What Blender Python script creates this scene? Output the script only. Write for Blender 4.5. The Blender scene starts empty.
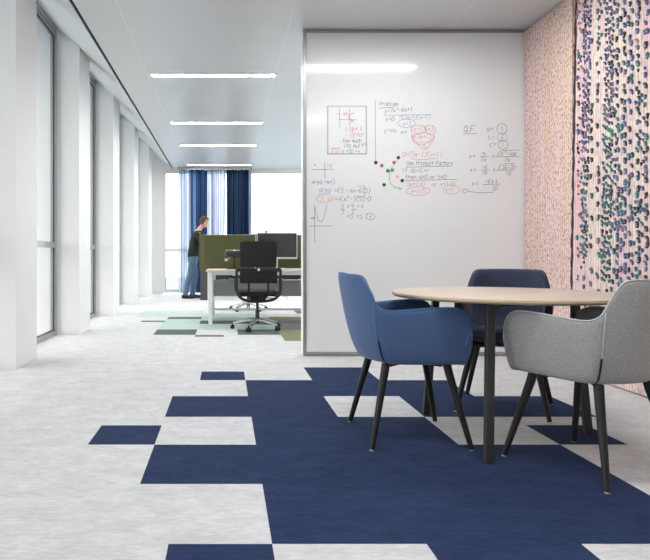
import bpy, bmesh, math, random
from mathutils import Vector, Matrix
R = random.Random(7)
S = bpy.context.scene
C = S.collection
PI = math.pi
CAMZ = 0.95
F = 590.0
H = 3.07          # suspended ceiling height
YE = 14.5         # far end of the room
YB = -4.0         # rear end
XR = 2.84         # right wall
XP = -1.74        # inner face of the pillars
XG = -2.06        # glass plane
YW = 5.55         # whiteboard face

# ------------------------------------------------------------------ materials
def mat(name, col, rough=0.6, metal=0.0, noise=0.0, nscale=40.0, bump=0.0, bscale=200.0, spec=0.5,
        coat=0.0, emit=None, estr=0.0, stretch=(1, 1, 1), sheen=0.0):
    m = bpy.data.materials.new(name); m.use_nodes = True
    nt = m.node_tree; b = nt.nodes['Principled BSDF']
    b.inputs['Base Color'].default_value = (*col, 1)
    b.inputs['Roughness'].default_value = rough
    b.inputs['Metallic'].default_value = metal
    b.inputs['Specular IOR Level'].default_value = spec
    b.inputs['Coat Weight'].default_value = coat
    b.inputs['Coat Roughness'].default_value = 0.04
    b.inputs['Sheen Weight'].default_value = sheen
    if emit:
        b.inputs['Emission Color'].default_value = (*emit, 1)
        b.inputs['Emission Strength'].default_value = estr
    tc = nt.nodes.new('ShaderNodeTexCoord'); mp = nt.nodes.new('ShaderNodeMapping')
    mp.inputs['Scale'].default_value = stretch
    nt.links.new(tc.outputs['Object'], mp.inputs['Vector'])
    if noise > 0:
        n = nt.nodes.new('ShaderNodeTexNoise'); n.inputs['Scale'].default_value = nscale
        n.inputs['Detail'].default_value = 4
        nt.links.new(mp.outputs[0], n.inputs['Vector'])
        r = nt.nodes.new('ShaderNodeValToRGB')
        r.color_ramp.elements[0].position = 0.3; r.color_ramp.elements[1].position = 0.7
        r.color_ramp.elements[0].color = (*[max(0, c * (1 - noise)) for c in col], 1)
        r.color_ramp.elements[1].color = (*[min(1, c * (1 + noise)) for c in col], 1)
        nt.links.new(n.outputs['Fac'], r.inputs[0]); nt.links.new(r.outputs[0], b.inputs['Base Color'])
    if bump > 0:
        n2 = nt.nodes.new('ShaderNodeTexNoise'); n2.inputs['Scale'].default_value = bscale
        nt.links.new(mp.outputs[0], n2.inputs['Vector'])
        bp = nt.nodes.new('ShaderNodeBump'); bp.inputs['Strength'].default_value = bump
        bp.inputs['Distance'].default_value = 0.002
        nt.links.new(n2.outputs['Fac'], bp.inputs['Height']); nt.links.new(bp.outputs[0], b.inputs['Normal'])
    return m

M = {}
M['paint'] = mat('white_paint', (.77, .77, .77), .55)
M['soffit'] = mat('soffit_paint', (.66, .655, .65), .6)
M['slot'] = mat('dark_slot', (.02, .02, .022), .8)
M['alu'] = mat('grey_aluminium', (.42, .43, .44), .4, .6)
M['alu_dark'] = mat('dark_gasket', (.06, .06, .065), .6)
M['board'] = mat('whiteboard_enamel', (.785, .80, .805), .12, coat=.0, spec=.5)
M['frame'] = mat('board_frame', (.36, .37, .38), .35, .7)
M['oak'] = mat('pale_oak', (.60, .485, .40), .35, noise=.10, nscale=5, stretch=(2, 30, 2))
M['oak_edge'] = mat('oak_edge', (.47, .38, .26), .45, noise=.12, nscale=20, stretch=(1, 1, 20))
M['blackwood'] = mat('black_stained_wood', (.012, .012, .013), .5, noise=.2, nscale=20, stretch=(1, 1, .1), spec=.3)
M['blackmetal'] = mat('black_powder_steel', (.028, .027, .027), .5, spec=.35)
M['blackplastic'] = mat('black_plastic', (.011, .011, .012), .45, spec=.35)
M['mesh'] = mat('black_mesh_fabric', (.006, .006, .007), .8, bump=.5, bscale=300)
M['polished'] = mat('polished_aluminium', (.85, .85, .86), .35, 1)
M['fab_blue'] = mat('blue_wool', (.058, .114, .25), .92, noise=.18, nscale=260, bump=.6, bscale=500, sheen=.25)
M['fab_navy'] = mat('navy_wool', (.022, .030, .062), .92, noise=.2, nscale=260, bump=.6, bscale=500, sheen=.15)
M['fab_grey'] = mat('grey_melange_wool', (.29, .29, .292), .95, noise=.38, nscale=330, bump=.6, bscale=500, sheen=.15)
M['fab_char'] = mat('charcoal_wool', (.03, .03, .032), .95, noise=.3, nscale=200, bump=.5, bscale=400)
M['pipe_grey'] = mat('pale_grey_piping', (.5, .5, .5), .9)
M['pipe_blue'] = mat('blue_piping', (.09, .19, .40), .9)
M['pipe_navy'] = mat('navy_piping', (.03, .04, .075), .9)
M['green_felt'] = mat('olive_green_felt', (.085, .088, .035), .95, noise=.15, nscale=80, bump=.4)
M['desk_white'] = mat('white_steel', (.78, .78, .78), .4)
M['desk_top'] = mat('pale_desk_laminate', (.66, .58, .47), .45, noise=.06, nscale=6, stretch=(2, 20, 1))
M['panel_grey'] = mat('grey_panel', (.36, .365, .36), .6)
M['dark_panel'] = mat('dark_grey_panel', (.06, .062, .06), .7)
M['screen'] = mat('monitor_glass', (.022, .023, .025), .25)
M['silver'] = mat('silver_plastic', (.55, .56, .57), .35, .4)
M['skin'] = mat('skin', (.56, .34, .25), .55)
M['hair'] = mat('brown_hair', (.07, .045, .03), .8, noise=.4, nscale=60)
M['sweater'] = mat('dark_green_sweater', (.008, .016, .013), .9, noise=.2, nscale=80)
M['jeans'] = mat('blue_denim', (.085, .15, .23), .9, noise=.15, nscale=30)
M['shoe'] = mat('black_shoe_leather', (.015, .013, .012), .4)
M['lamp'] = mat('lit_diffuser', (.9, .9, .9), .5, emit=(.98, .995, 1), estr=80)
M['ink_black'] = mat('black_ink', (.10, .10, .11), .7)
M['ink_grey'] = mat('grey_ink', (.23, .23, .25), .7)
M['ink_red'] = mat('red_ink', (.62, .16, .20), .7)
M['ink_orange'] = mat('orange_ink', (.66, .27, .14), .7)
M['ink_blue'] = mat('blue_ink', (.20, .24, .55), .7)
M['ink_green'] = mat('green_ink', (.08, .33, .17), .7)
for n, c in dict(mg_black=(.04, .03, .035), mg_red=(.45, .13, .09), mg_green=(.03, .22, .08), mg_pink=(.62, .12, .25),
                 mg_dkgreen=(.02, .09, .06), mg_peach=(.78, .50, .36), mg_lgreen=(.05, .30, .16)).items():
    M[n] = mat(n, c, .35)
M['ground'] = mat('pale_ground', (.13, .185, .23), .9, noise=.2, nscale=.2)

def carpet(name, cols, patch=5.5):
    """loop-pile carpet: coarse mottling, fine streaks across, tiny pile bump"""
    m = bpy.data.materials.new(name); m.use_nodes = True
    nt = m.node_tree; b = nt.nodes['Principled BSDF']; L = nt.links.new
    b.inputs['Roughness'].default_value = .97; b.inputs['Specular IOR Level'].default_value = .15
    tc = nt.nodes.new('ShaderNodeTexCoord')
    mp = nt.nodes.new('ShaderNodeMapping'); mp.inputs['Scale'].default_value = (1, 1.8, 1)
    L(tc.outputs['Object'], mp.inputs[0])
    n1 = nt.nodes.new('ShaderNodeTexNoise'); n1.inputs['Scale'].default_value = patch; n1.inputs['Detail'].default_value = 9
    n1.inputs['Roughness'].default_value = .68
    L(mp.outputs[0], n1.inputs[0])
    mp2 = nt.nodes.new('ShaderNodeMapping'); mp2.inputs['Scale'].default_value = (20, 70, 1)
    L(tc.outputs['Object'], mp2.inputs[0])
    n2 = nt.nodes.new('ShaderNodeTexNoise'); n2.inputs['Scale'].default_value = 1.0; n2.inputs['Detail'].default_value = 3
    L(mp2.outputs[0], n2.inputs[0])
    mx = nt.nodes.new('ShaderNodeMix'); mx.data_type = 'FLOAT'; mx.inputs[0].default_value = .45
    L(n1.outputs['Fac'], mx.inputs[2]); L(n2.outputs['Fac'], mx.inputs[3])
    r = nt.nodes.new('ShaderNodeValToRGB'); e = r.color_ramp.elements
    e[0].position = .36; e[1].position = .64
    e[0].color = (*cols[0], 1); e[1].color = (*cols[1], 1)
    L(mx.outputs[0], r.inputs[0]); L(r.outputs[0], b.inputs['Base Color'])
    n3 = nt.nodes.new('ShaderNodeTexNoise'); n3.inputs['Scale'].default_value = 220
    L(tc.outputs['Object'], n3.inputs[0])
    bp = nt.nodes.new('ShaderNodeBump'); bp.inputs['Strength'].default_value = .5; bp.inputs['Distance'].default_value = .004
    L(n3.outputs['Fac'], bp.inputs['Height']); L(bp.outputs[0], b.inputs['Normal'])
    return m
CARP = [carpet('light_grey_carpet', ((.485, .488, .49), (.665, .67, .675))),
        carpet('navy_carpet', ((.014, .026, .070), (.026, .043, .105))),
        carpet('mint_carpet', ((.36, .47, .44), (.50, .60, .57))),
        carpet('slate_green_carpet', ((.07, .095, .09), (.13, .16, .15))),
        carpet('olive_carpet', ((.16, .165, .09), (.26, .265, .16))),
        carpet('dark_grey_carpet', ((.12, .12, .12), (.2, .2, .2)))]

# ceiling: painted metal panels with fine joints, faint gloss
def ceiling_mat():
    m = bpy.data.materials.new('metal_ceiling_panels'); m.use_nodes = True
    nt = m.node_tree; b = nt.nodes['Principled BSDF']; L = nt.links.new
    b.inputs['Roughness'].default_value = .33; b.inputs['Metallic'].default_value = .1
    tc = nt.nodes.new('ShaderNodeTexCoord'); mp = nt.nodes.new('ShaderNodeMapping')
    mp.inputs['Location'].default_value = (.91, .52, 0)
    L(tc.outputs['Object'], mp.inputs[0])
    br = nt.nodes.new('ShaderNodeTexBrick'); br.offset = 0; br.squash = 1
    br.inputs['Scale'].default_value = 1; br.inputs['Brick Width'].default_value = 1.5; br.inputs['Row Height'].default_value = 1.235
    br.inputs['Mortar Size'].default_value = .006; br.inputs['Mortar Smooth'].default_value = 0
    br.inputs['Color1'].default_value = (.63, .63, .635, 1); br.inputs['Color2'].default_value = (.645, .645, .65, 1)
    br.inputs['Mortar'].default_value = (.72, .72, .72, 1)
    L(mp.outputs[0], br.inputs['Vector']); L(br.outputs['Color'], b.inputs['Base Color'])
    return m
M['ceil'] = ceiling_mat()

def glass_mat():
    m = bpy.data.materials.new('window_glass'); m.use_nodes = True
    nt = m.node_tree; nt.nodes.clear(); L = nt.links.new
    o = nt.nodes.new('ShaderNodeOutputMaterial'); t = nt.nodes.new('ShaderNodeBsdfTransparent')
    t.inputs[0].default_value = (.95, .96, .955, 1)
    g = nt.nodes.new('ShaderNodeBsdfGlossy'); g.inputs['Roughness'].default_value = .02
    mx = nt.nodes.new('ShaderNodeMixShader')
    lw = nt.nodes.new('ShaderNodeLayerWeight'); lw.inputs[0].default_value = .5
    pw = nt.nodes.new('ShaderNodeMath'); pw.operation = 'POWER'; pw.inputs[1].default_value = 5
    fr = nt.nodes.new('ShaderNodeMath'); fr.operation = 'MULTIPLY_ADD'; fr.inputs[1].default_value = .6; fr.inputs[2].default_value = .03
    L(lw.outputs['Facing'], pw.inputs[0]); L(pw.outputs[0], fr.inputs[0]); L(fr.outputs[0], mx.inputs[0]); L(t.outputs[0], mx.inputs[1]); L(g.outputs[0], mx.inputs[2]); L(mx.outputs[0], o.inputs[0])
    return m
M['glass'] = glass_mat()

def curtain_mat(name, stops, lines, trans):
    """stripes across X of a hanging fabric; sheer between the dyed stripes"""
    m = bpy.data.materials.new(name); m.use_nodes = True
    nt = m.node_tree; nt.nodes.clear(); L = nt.links.new
    o = nt.nodes.new('ShaderNodeOutputMaterial'); tc = nt.nodes.new('ShaderNodeTexCoord')
    sp = nt.nodes.new('ShaderNodeSeparateXYZ'); L(tc.outputs['Object'], sp.inputs[0])
    mr = nt.nodes.new('ShaderNodeMapRange'); mr.inputs[1].default_value = stops[0]; mr.inputs[2].default_value = stops[1]
    L(sp.outputs[0], mr.inputs[0])
    r = nt.nodes.new('ShaderNodeValToRGB'); r.color_ramp.interpolation = 'LINEAR'
    e = r.color_ramp.elements
    e[0].position = 0; e[0].color = (*lines[0][1], 1); e[1].position = 1; e[1].color = (*lines[-1][1], 1)
    for p, c in lines[1:-1]:
        q = e.new(p); q.color = (*c, 1)
    L(mr.outputs[0], r.inputs[0])
    n = nt.nodes.new('ShaderNodeTexNoise'); n.noise_dimensions = '1D'; n.inputs['Scale'].default_value = 26; n.inputs['Detail'].default_value = 3
    n.inputs['Roughness'].default_value = .8
    L(sp.outputs[0], n.inputs['W'])
    r2 = nt.nodes.new('ShaderNodeValToRGB'); r2.color_ramp.elements[0].position = .44; r2.color_ramp.elements[1].position = .56
    r2.color_ramp.elements[0].color = (.12, .17, .30, 1); r2.color_ramp.elements[1].color = (1, 1, 1, 1)
    L(n.outputs['Fac'], r2.inputs[0])
    mu = nt.nodes.new('ShaderNodeMix'); mu.data_type = 'RGBA'; mu.blend_type = 'MULTIPLY'; mu.inputs[0].default_value = .85
    L(r.outputs[0], mu.inputs[6]); L(r2.outputs[0], mu.inputs[7])
    d = nt.nodes.new('ShaderNodeBsdfDiffuse'); t = nt.nodes.new('ShaderNodeBsdfTranslucent'); tr = nt.nodes.new('ShaderNodeBsdfTransparent')
    for s in (d, t, tr): L(mu.outputs[2], s.inputs[0])
    a = nt.nodes.new('ShaderNodeMixShader'); a.inputs[0].default_value = .6
    L(d.outputs[0], a.inputs[1]); L(t.outputs[0], a.inputs[2])
    c = nt.nodes.new('ShaderNodeMixShader'); 
    bw = nt.nodes.new('ShaderNodeRGBToBW'); L(mu.outputs[2], bw.inputs[0])
    ml = nt.nodes.new('ShaderNodeMath'); ml.operation = 'MULTIPLY'; ml.inputs[1].default_value = trans; L(bw.outputs[0], ml.inputs[0]); L(ml.outputs[0], c.inputs[0])
    L(a.outputs[0], c.inputs[1]); L(tr.outputs[0], c.inputs[2]); L(c.outputs[0], o.inputs[0])
    return m
W_ = (.72, .77, .82); B_ = (.03, .07, .17); P_ = (.55, .70, .85)
M['sheer'] = curtain_mat('striped_sheer', (-1.13, 0.0), [(0, W_), (.12, (.55, .63, .70)), (.24, (.55, .64, .74)), (.27, B_), (.34, (.22, .34, .52)), (.4, B_),
                          (.52, (.045, .085, .17)), (.6, (.018, .035, .09)), (.63, (.6, .68, .75)), (.7, (.65, .68, .76)), (.82, (.6, .64, .74)), (1, W_)], .35)
M['drape'] = curtain_mat('navy_drape', (0.0, .64), [(0, (.05, .08, .15)), (.1, (.022, .045, .085)), (.5, (.03, .055, .10)), (.85, (.018, .03, .07)), (.9, (.12, .16, .28)), (1, (.8, .84, .93))], .5)

def textile_mat(name, c1, c2, c3, fine):
    m = bpy.data.materials.new(name); m.use_nodes = True
    nt = m.node_tree; b = nt.nodes['Principled BSDF']; L = nt.links.new
    b.inputs['Roughness'].default_value = .95; b.inputs['Specular IOR Level'].default_value = .1
    tc = nt.nodes.new('ShaderNodeTexCoord')
    mp = nt.nodes.new('ShaderNodeMapping'); mp.inputs['Scale'].default_value = (1, 9, .5)
    L(tc.outputs['Object'], mp.inputs[0])
    n = nt.nodes.new('ShaderNodeTexNoise'); n.inputs['Scale'].default_value = 1.3; n.inputs['Detail'].default_value = 5
    L(mp.outputs[0], n.inputs[0])
    r = nt.nodes.new('ShaderNodeValToRGB'); e = r.color_ramp.elements
    e[0].position = .36; e[0].color = (*c1, 1); e[1].position = .64; e[1].color = (*c3, 1)
    q = e.new(.5); q.color = (*c2, 1)
    L(n.outputs['Fac'], r.inputs[0])
    # threads: fine vertical cords
    w = nt.nodes.new('ShaderNodeTexWave'); w.bands_direction = 'Y'; w.inputs['Scale'].default_value = 11; w.inputs['Distortion'].default_value = .6
    w.inputs['Detail'].default_value = 1
    L(tc.outputs['Object'], w.inputs[0])
    r3 = nt.nodes.new('ShaderNodeValToRGB'); r3.color_ramp.elements[0].position = 0; r3.color_ramp.elements[1].position = .25
    r3.color_ramp.elements[0].color = (.72, .69, .68, 1); r3.color_ramp.elements[1].color = (1, 1, 1, 1)
    L(w.outputs['Fac'], r3.inputs[0])
    mu = nt.nodes.new('ShaderNodeMix'); mu.data_type = 'RGBA'; mu.blend_type = 'MULTIPLY'; mu.inputs[0].default_value = 1
    L(r.outputs[0], mu.inputs[6]); L(r3.outputs[0], mu.inputs[7])
    # short dark stitches
    mp2 = nt.nodes.new('ShaderNodeMapping'); mp2.inputs['Scale'].default_value = (1, 1.0, .55) if fine else (1, 1, .4)
    L(tc.outputs['Object'], mp2.inputs[0])
    n2 = nt.nodes.new('ShaderNodeTexNoise'); n2.inputs['Scale'].default_value = 70 if fine else 40; n2.inputs['Detail'].default_value = 3
    L(mp2.outputs[0], n2.inputs[0])
    r2 = nt.nodes.new('ShaderNodeValToRGB'); r2.color_ramp.elements[0].position = .34; r2.color_ramp.elements[1].position = .50
    r2.color_ramp.elements[0].color = (.48, .38, .36, 1) if fine else (.75, .7, .72, 1); r2.color_ramp.elements[1].color = (1, 1, 1, 1)
    L(n2.outputs['Fac'], r2.inputs[0])
    mu2 = nt.nodes.new('ShaderNodeMix'); mu2.data_type = 'RGBA'; mu2.blend_type = 'MULTIPLY'; mu2.inputs[0].default_value = 1
    L(mu.outputs[2], mu2.inputs[6]); L(r2.outputs[0], mu2.inputs[7]); L(mu2.outputs[2], b.inputs['Base Color'])
    bp = nt.nodes.new('ShaderNodeBump'); bp.inputs['Distance'].default_value = .006; bp.inputs['Strength'].default_value = .6
    L(n2.outputs['Fac'], bp.inputs['Height']); L(bp.outputs[0], b.inputs['Normal'])
    return m
M['tex_tan'] = textile_mat('tan_pink_textile', (.76, .58, .45), (.78, .58, .53), (.80, .61, .58), True)
M['tex_pink'] = textile_mat('pink_cream_textile', (.76, .52, .53), (.74, .59, .57), (.78, .66, .55), False)
M['tex_edge'] = mat('plum_edge', (.05, .025, .045), .9)
for n, c in dict(bud_navy=(.09, .12, .28), bud_teal=(.06, .20, .20), bud_black=(.06, .06, .08), bud_slate=(.16, .20, .30),
                 bud_green=(.07, .25, .17), bud_plum=(.22, .16, .27), bud_red=(.5, .22, .24), bud_pale=(.40, .41, .48)).items():
    M[n] = mat(n, c, .9)

# ------------------------------------------------------------------ mesh builder
class MB:
    def __init__(s): s.bm = bmesh.new()
    def box(s, x0, x1, y0, y1, z0, z1, mi=0, bev=0, seg=2, mtx=None):
        r = bmesh.ops.create_cube(s.bm, size=1)
        vs = r['verts']
        for v in vs:
            v.co = Vector((x0 + (v.co.x + .5) * (x1 - x0), y0 + (v.co.y + .5) * (y1 - y0), z0 + (v.co.z + .5) * (z1 - z0)))
        fs = set(f for v in vs for f in v.link_faces)
        for f in fs: f.material_index = mi
        if bev:
            es = list(set(e for v in vs for e in v.link_edges))
            rr = bmesh.ops.bevel(s.bm, geom=es, offset=bev, segments=seg, profile=.5, affect='EDGES', clamp_overlap=True)
            vs = list(set(v for f in rr['faces'] for v in f.verts) | set(v for v in vs if v.is_valid))
            for f in set(f for v in vs for f in v.link_faces): f.material_index = mi
        if mtx is not None: bmesh.ops.transform(s.bm, matrix=mtx, verts=vs)
        return s
    def tube(s, pts, rad, n=10, mi=0, flat=None, cap=True):
        """pts: points, rad: number or list; flat=(w,h) makes an oval/rect section"""
        pts = [Vector(p) for p in pts]
        if not hasattr(rad, '__len__'): rad = [rad] * len(pts)
        rings = []; up = None
        for i, p in enumerate(pts):
            a = pts[max(i - 1, 0)]; b = pts[min(i + 1, len(pts) - 1)]
            t = (b - a).normalized()
            if up is None:
                up = Vector((0, 0, 1)) if abs(t.z) < .9 else Vector((0, 1, 0))
            u = (up - t * up.dot(t)).normalized(); w = t.cross(u); up = u
            ring = []
            for k in range(n):
                an = 2 * PI * k / n + (PI / n)
                cx, cy = math.cos(an), math.sin(an)
                if flat: cx *= flat[0]; cy *= flat[1]
                ring.append(s.bm.verts.new(p + u * (cx * rad[i]) + w * (cy * rad[i])))
            rings.append(ring)
        for a, b in zip(rings, rings[1:]):
            for k in range(n):
                f = s.bm.faces.new((a[k], a[(k + 1) % n], b[(k + 1) % n], b[k])); f.material_index = mi
        if cap:
            for rg in (rings[0], rings[-1]):
                f = s.bm.faces.new(rg); f.material_index = mi
        return s
    def lathe(s, prof, c=(0, 0, 0), n=32, mi=0, mis=None):
        rings = []
        for r, z in prof:
            if r < 1e-6: rings.append([s.bm.verts.new((c[0], c[1], c[2] + z))])
            else: rings.append([s.bm.verts.new((c[0] + r * math.cos(2 * PI * k / n), c[1] + r * math.sin(2 * PI * k / n), c[2] + z)) for k in range(n)])
        for i, (a, b) in enumerate(zip(rings, rings[1:])):
            for k in range(n):
                q = [a[k % len(a)], a[(k + 1) % len(a)], b[(k + 1) % len(b)], b[k % len(b)]]
                q2 = []
                for v in q:
                    if v not in q2: q2.append(v)
                if len(q2) > 2:
                    f = s.bm.faces.new(q2); f.material_index = mis[i] if mis else mi
        return s
    def loft(s, rings, n=20):
        """rings: (x, y, z, rx, ry) horizontal ellipses"""
        R_ = [[s.bm.verts.new((x + rx * math.cos(2 * PI * k / n), y + ry * math.sin(2 * PI * k / n), z)) for k in range(n)] for x, y, z, rx, ry in rings]
        for a, b in zip(R_, R_[1:]):
            for k in range(n): s.bm.faces.new((a[k], a[(k + 1) % n], b[(k + 1) % n], b[k]))
        s.bm.faces.new(R_[0]); s.bm.faces.new(R_[-1]); return s
    def ball(s, c, r, sc=(1, 1, 1), mi=0, u=14, v=10):
        rr = bmesh.ops.create_uvsphere(s.bm, u_segments=u, v_segments=v, radius=r)
        for w in rr['verts']:
            w.co = Vector((c[0] + w.co.x * sc[0], c[1] + w.co.y * sc[1], c[2] + w.co.z * sc[2]))
        for f in set(f for w in rr['verts'] for f in w.link_faces): f.material_index = mi
        return s
    def prism(s, poly, y0, y1, mi=0, axis='y'):
        def P(a, b, h):
            return {'y': (a, h, b), 'x': (h, a, b), 'z': (a, b, h)}[axis]
        A = [s.bm.verts.new(P(a, b, y0)) for a, b in poly]; B = [s.bm.verts.new(P(a, b, y1)) for a, b in poly]
        n = len(poly)
        fs = [s.bm.faces.new(A), s.bm.faces.new(B[::-1])]
        for k in range(n): fs.append(s.bm.faces.new((A[k], B[k], B[(k + 1) % n], A[(k + 1) % n])))
        for f in fs: f.material_index = mi
        return s
    def build(s, name, mats, parent=None, smooth=False, recalc=True):
        if recalc: bmesh.ops.recalc_face_normals(s.bm, faces=s.bm.faces[:])
        me = bpy.data.meshes.new(name); s.bm.to_mesh(me); s.bm.free()
        for m in (mats if isinstance(mats, (list, tuple)) else [mats]): me.materials.append(m)
        if smooth:
            for p in me.polygons: p.use_smooth = True
            if smooth == 'auto':
                me.set_sharp_from_angle(angle=math.radians(40))
        o = bpy.data.objects.new(name, me); C.objects.link(o)
        if parent: o.parent = parent
        return o

def empty(name, loc, rz=0):
    o = bpy.data.objects.new(name, None); C.objects.link(o); o.location = loc; o.rotation_euler = (0, 0, rz)
    o.empty_display_size = .1
    return o
def tag(o, label=None, cat=None, group=None, kind=None):
    if label: o['label'] = label
    if cat: o['category'] = cat
    if group: o['group'] = group
    if kind: o['kind'] = kind
    return o
def copy_tree(o, parent=None):
    c = o.copy(); C.objects.link(c)
    if parent: c.parent = parent
    for ch in list(o.children): copy_tree(ch, c)
    return c
def struct(o): o['kind'] = 'structure'; return o
def catmull(pts, per=6):
    pts = [Vector(p) for p in pts]; out = []
    for i in range(len(pts) - 1):
        p0 = pts[max(i - 1, 0)]; p1 = pts[i]; p2 = pts[i + 1]; p3 = pts[min(i + 2, len(pts) - 1)]
        for k in range(per):
            t = k / per
            out.append(.5 * ((2 * p1) + (p2 - p0) * t + (2 * p0 - 5 * p1 + 4 * p2 - p3) * t * t + (3 * p1 - p0 - 3 * p2 + p3) * t ** 3))
    out.append(pts[-1]); return out

# ------------------------------------------------------------------ FLOOR with its carpet-tile layout
c = [.155 + .508 * k for k in range(-6, 8)]
X_ = lambda k: .155 + .508 * k           # column lines
D_ = lambda k: 1.94 + .508 * k           # row lines
T3 = .508 * 2 / 3
NV, MI, SL, OL, DG = 1, 2, 3, 4, 5
rects = [  # x0,x1,y0,y1,material ; later wins
    (X_(0), X_(3), D_(0), D_(4), NV), (X_(-1), X_(0), D_(1), D_(2), NV), (X_(-1), X_(3), D_(3), D_(4), NV), (X_(0), X_(3), D_(4), D_(5), NV),
    (X_(1), X_(2), D_(5), D_(6), NV), (X_(3), X_(4), D_(3), D_(4), NV),
    (X_(2), X_(3), D_(2), D_(3), 0), (X_(1), X_(2), D_(3), D_(4), 0),
    (X_(-1) - .335, X_(-1), D_(2), D_(2) + .335, NV), (X_(0) - .345, X_(0), D_(5), D_(5) + .33, NV),
    (X_(3), X_(3) + T3, D_(2), D_(2) + T3, NV),
    (X_(0) - .341, X_(0), D_(-1), D_(0), NV), (X_(1), X_(2), D_(-1), D_(0), NV), (X_(0), X_(1), D_(-2), D_(-1), NV),
    # far field
    (X_(-2), X_(-1), D_(12), D_(13), MI), (X_(-1), X_(1), D_(11), D_(12), MI), (X_(-2), X_(-1), D_(13), D_(14), MI),
    (X_(-2), X_(-1), D_(11), D_(12), MI), (X_(-1), X_(0), D_(12), D_(15), MI), (X_(-3), X_(-1), D_(14), D_(16), MI),
    (X_(0), X_(1), D_(13), D_(15), MI),
    (X_(-2), X_(-1), D_(10), D_(11), SL), (X_(-1), X_(-1) + T3, D_(10) - T3 / 2, D_(10), DG),
    (X_(-2), X_(-1), D_(14) - .30, D_(14), SL), (X_(-3) + T3 / 2, X_(-2), D_(13) - .17, D_(13), SL),
    (X_(-1), X_(0) + .2, D_(12) + .1, D_(13), SL), (X_(0), X_(1), D_(10), D_(11), SL), (X_(0) + .2, X_(1), D_(12), D_(13), SL),
    (X_(1), X_(3), D_(9), D_(11), OL), (X_(1), X_(4), D_(11), D_(13), DG), (X_(1), X_(5), D_(13), D_(14), OL),
    (X_(2), X_(6), D_(15), D_(17), SL), (X_(5), X_(8), D_(9), D_(12), OL)]
xs = sorted(set([-2.3, 7.0] + [r[0] for r in rects] + [r[1] for r in rects]))
ys = sorted(set([YB, YE + .2] + [r[2] for r in rects] + [r[3] for r in rects]))
fl = MB(); vg = [[fl.bm.verts.new((x, y, 0)) for y in ys] for x in xs]
for i in range(len(xs) - 1):
    for j in range(len(ys) - 1):
        cx, cy = (xs[i] + xs[i + 1]) / 2, (ys[j] + ys[j + 1]) / 2; mi = 0
        for r in rects:
            if r[0] < cx < r[1] and r[2] < cy < r[3]: mi = r[4]
        f = fl.bm.faces.new((vg[i][j], vg[i + 1][j], vg[i + 1][j + 1], vg[i][j + 1])); f.material_index = mi
fl.box(-2.3, 7.0, YB, YE + .2, -.2, -.002)
struct(fl.build('floor', CARP, recalc=False))

# ------------------------------------------------------------------ CEILING
XS = -1.27
b = MB(); b.box(XS, 7.0, YB, YE + .2, H, H + .12)
struct(b.build('ceiling', M['ceil']))
# sloping plaster soffit between the ceiling edge and the window heads
b = MB(); b.prism([(XS - .035, H + .005), (-2.36, H + .005 + .83 * (2.36 - 1.305)), (-2.36, 4.3), (XS - .035, 4.3)], YB, YE + .2)
struct(b.build('ceiling_soffit', M['soffit'])); bpy.data.objects['ceiling_soffit'].name = 'trim_1'
b = MB(); b.box(XS - .035, XS, YB, YE + .2, H + .02, 4.3)
struct(b.build('trim_2', M['slot']))

# ------------------------------------------------------------------ WALLS
def slope_z(x): return H + .005 + .83 * (-1.305 - x)
P0, PITCH, PT = 4.91, 2.14, .54
b = MB()
ks = list(range(-4, 5))
for k in ks:
    y0 = P0 + PITCH * k
    b.prism([(-2.3, 0), (XP, 0), (XP, slope_z(XP) + .02), (-2.3, slope_z(-2.3) + .02)], y0, y0 + PT)
b.box(-2.3, -2.03, YB, YE + .2, 3.61, 4.0)                 # wall over the window heads
struct(b.build('wall_left', M['paint']))
b = MB(); b.box(.734, XR + .2, YW + .022, YW + .14, 0, H)
struct(b.build('wall_back', M['paint']))
b = MB(); b.box(XR, XR + .2, YB, YW + .022, 0, H)
b.box(6.9, 7.05, YW + .14, YE + .2, 0, H); b.box(XR + .2, 7.05, YW + .022, YW + .14, 0, H)
struct(b.build('wall_right', M['paint']))

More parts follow.
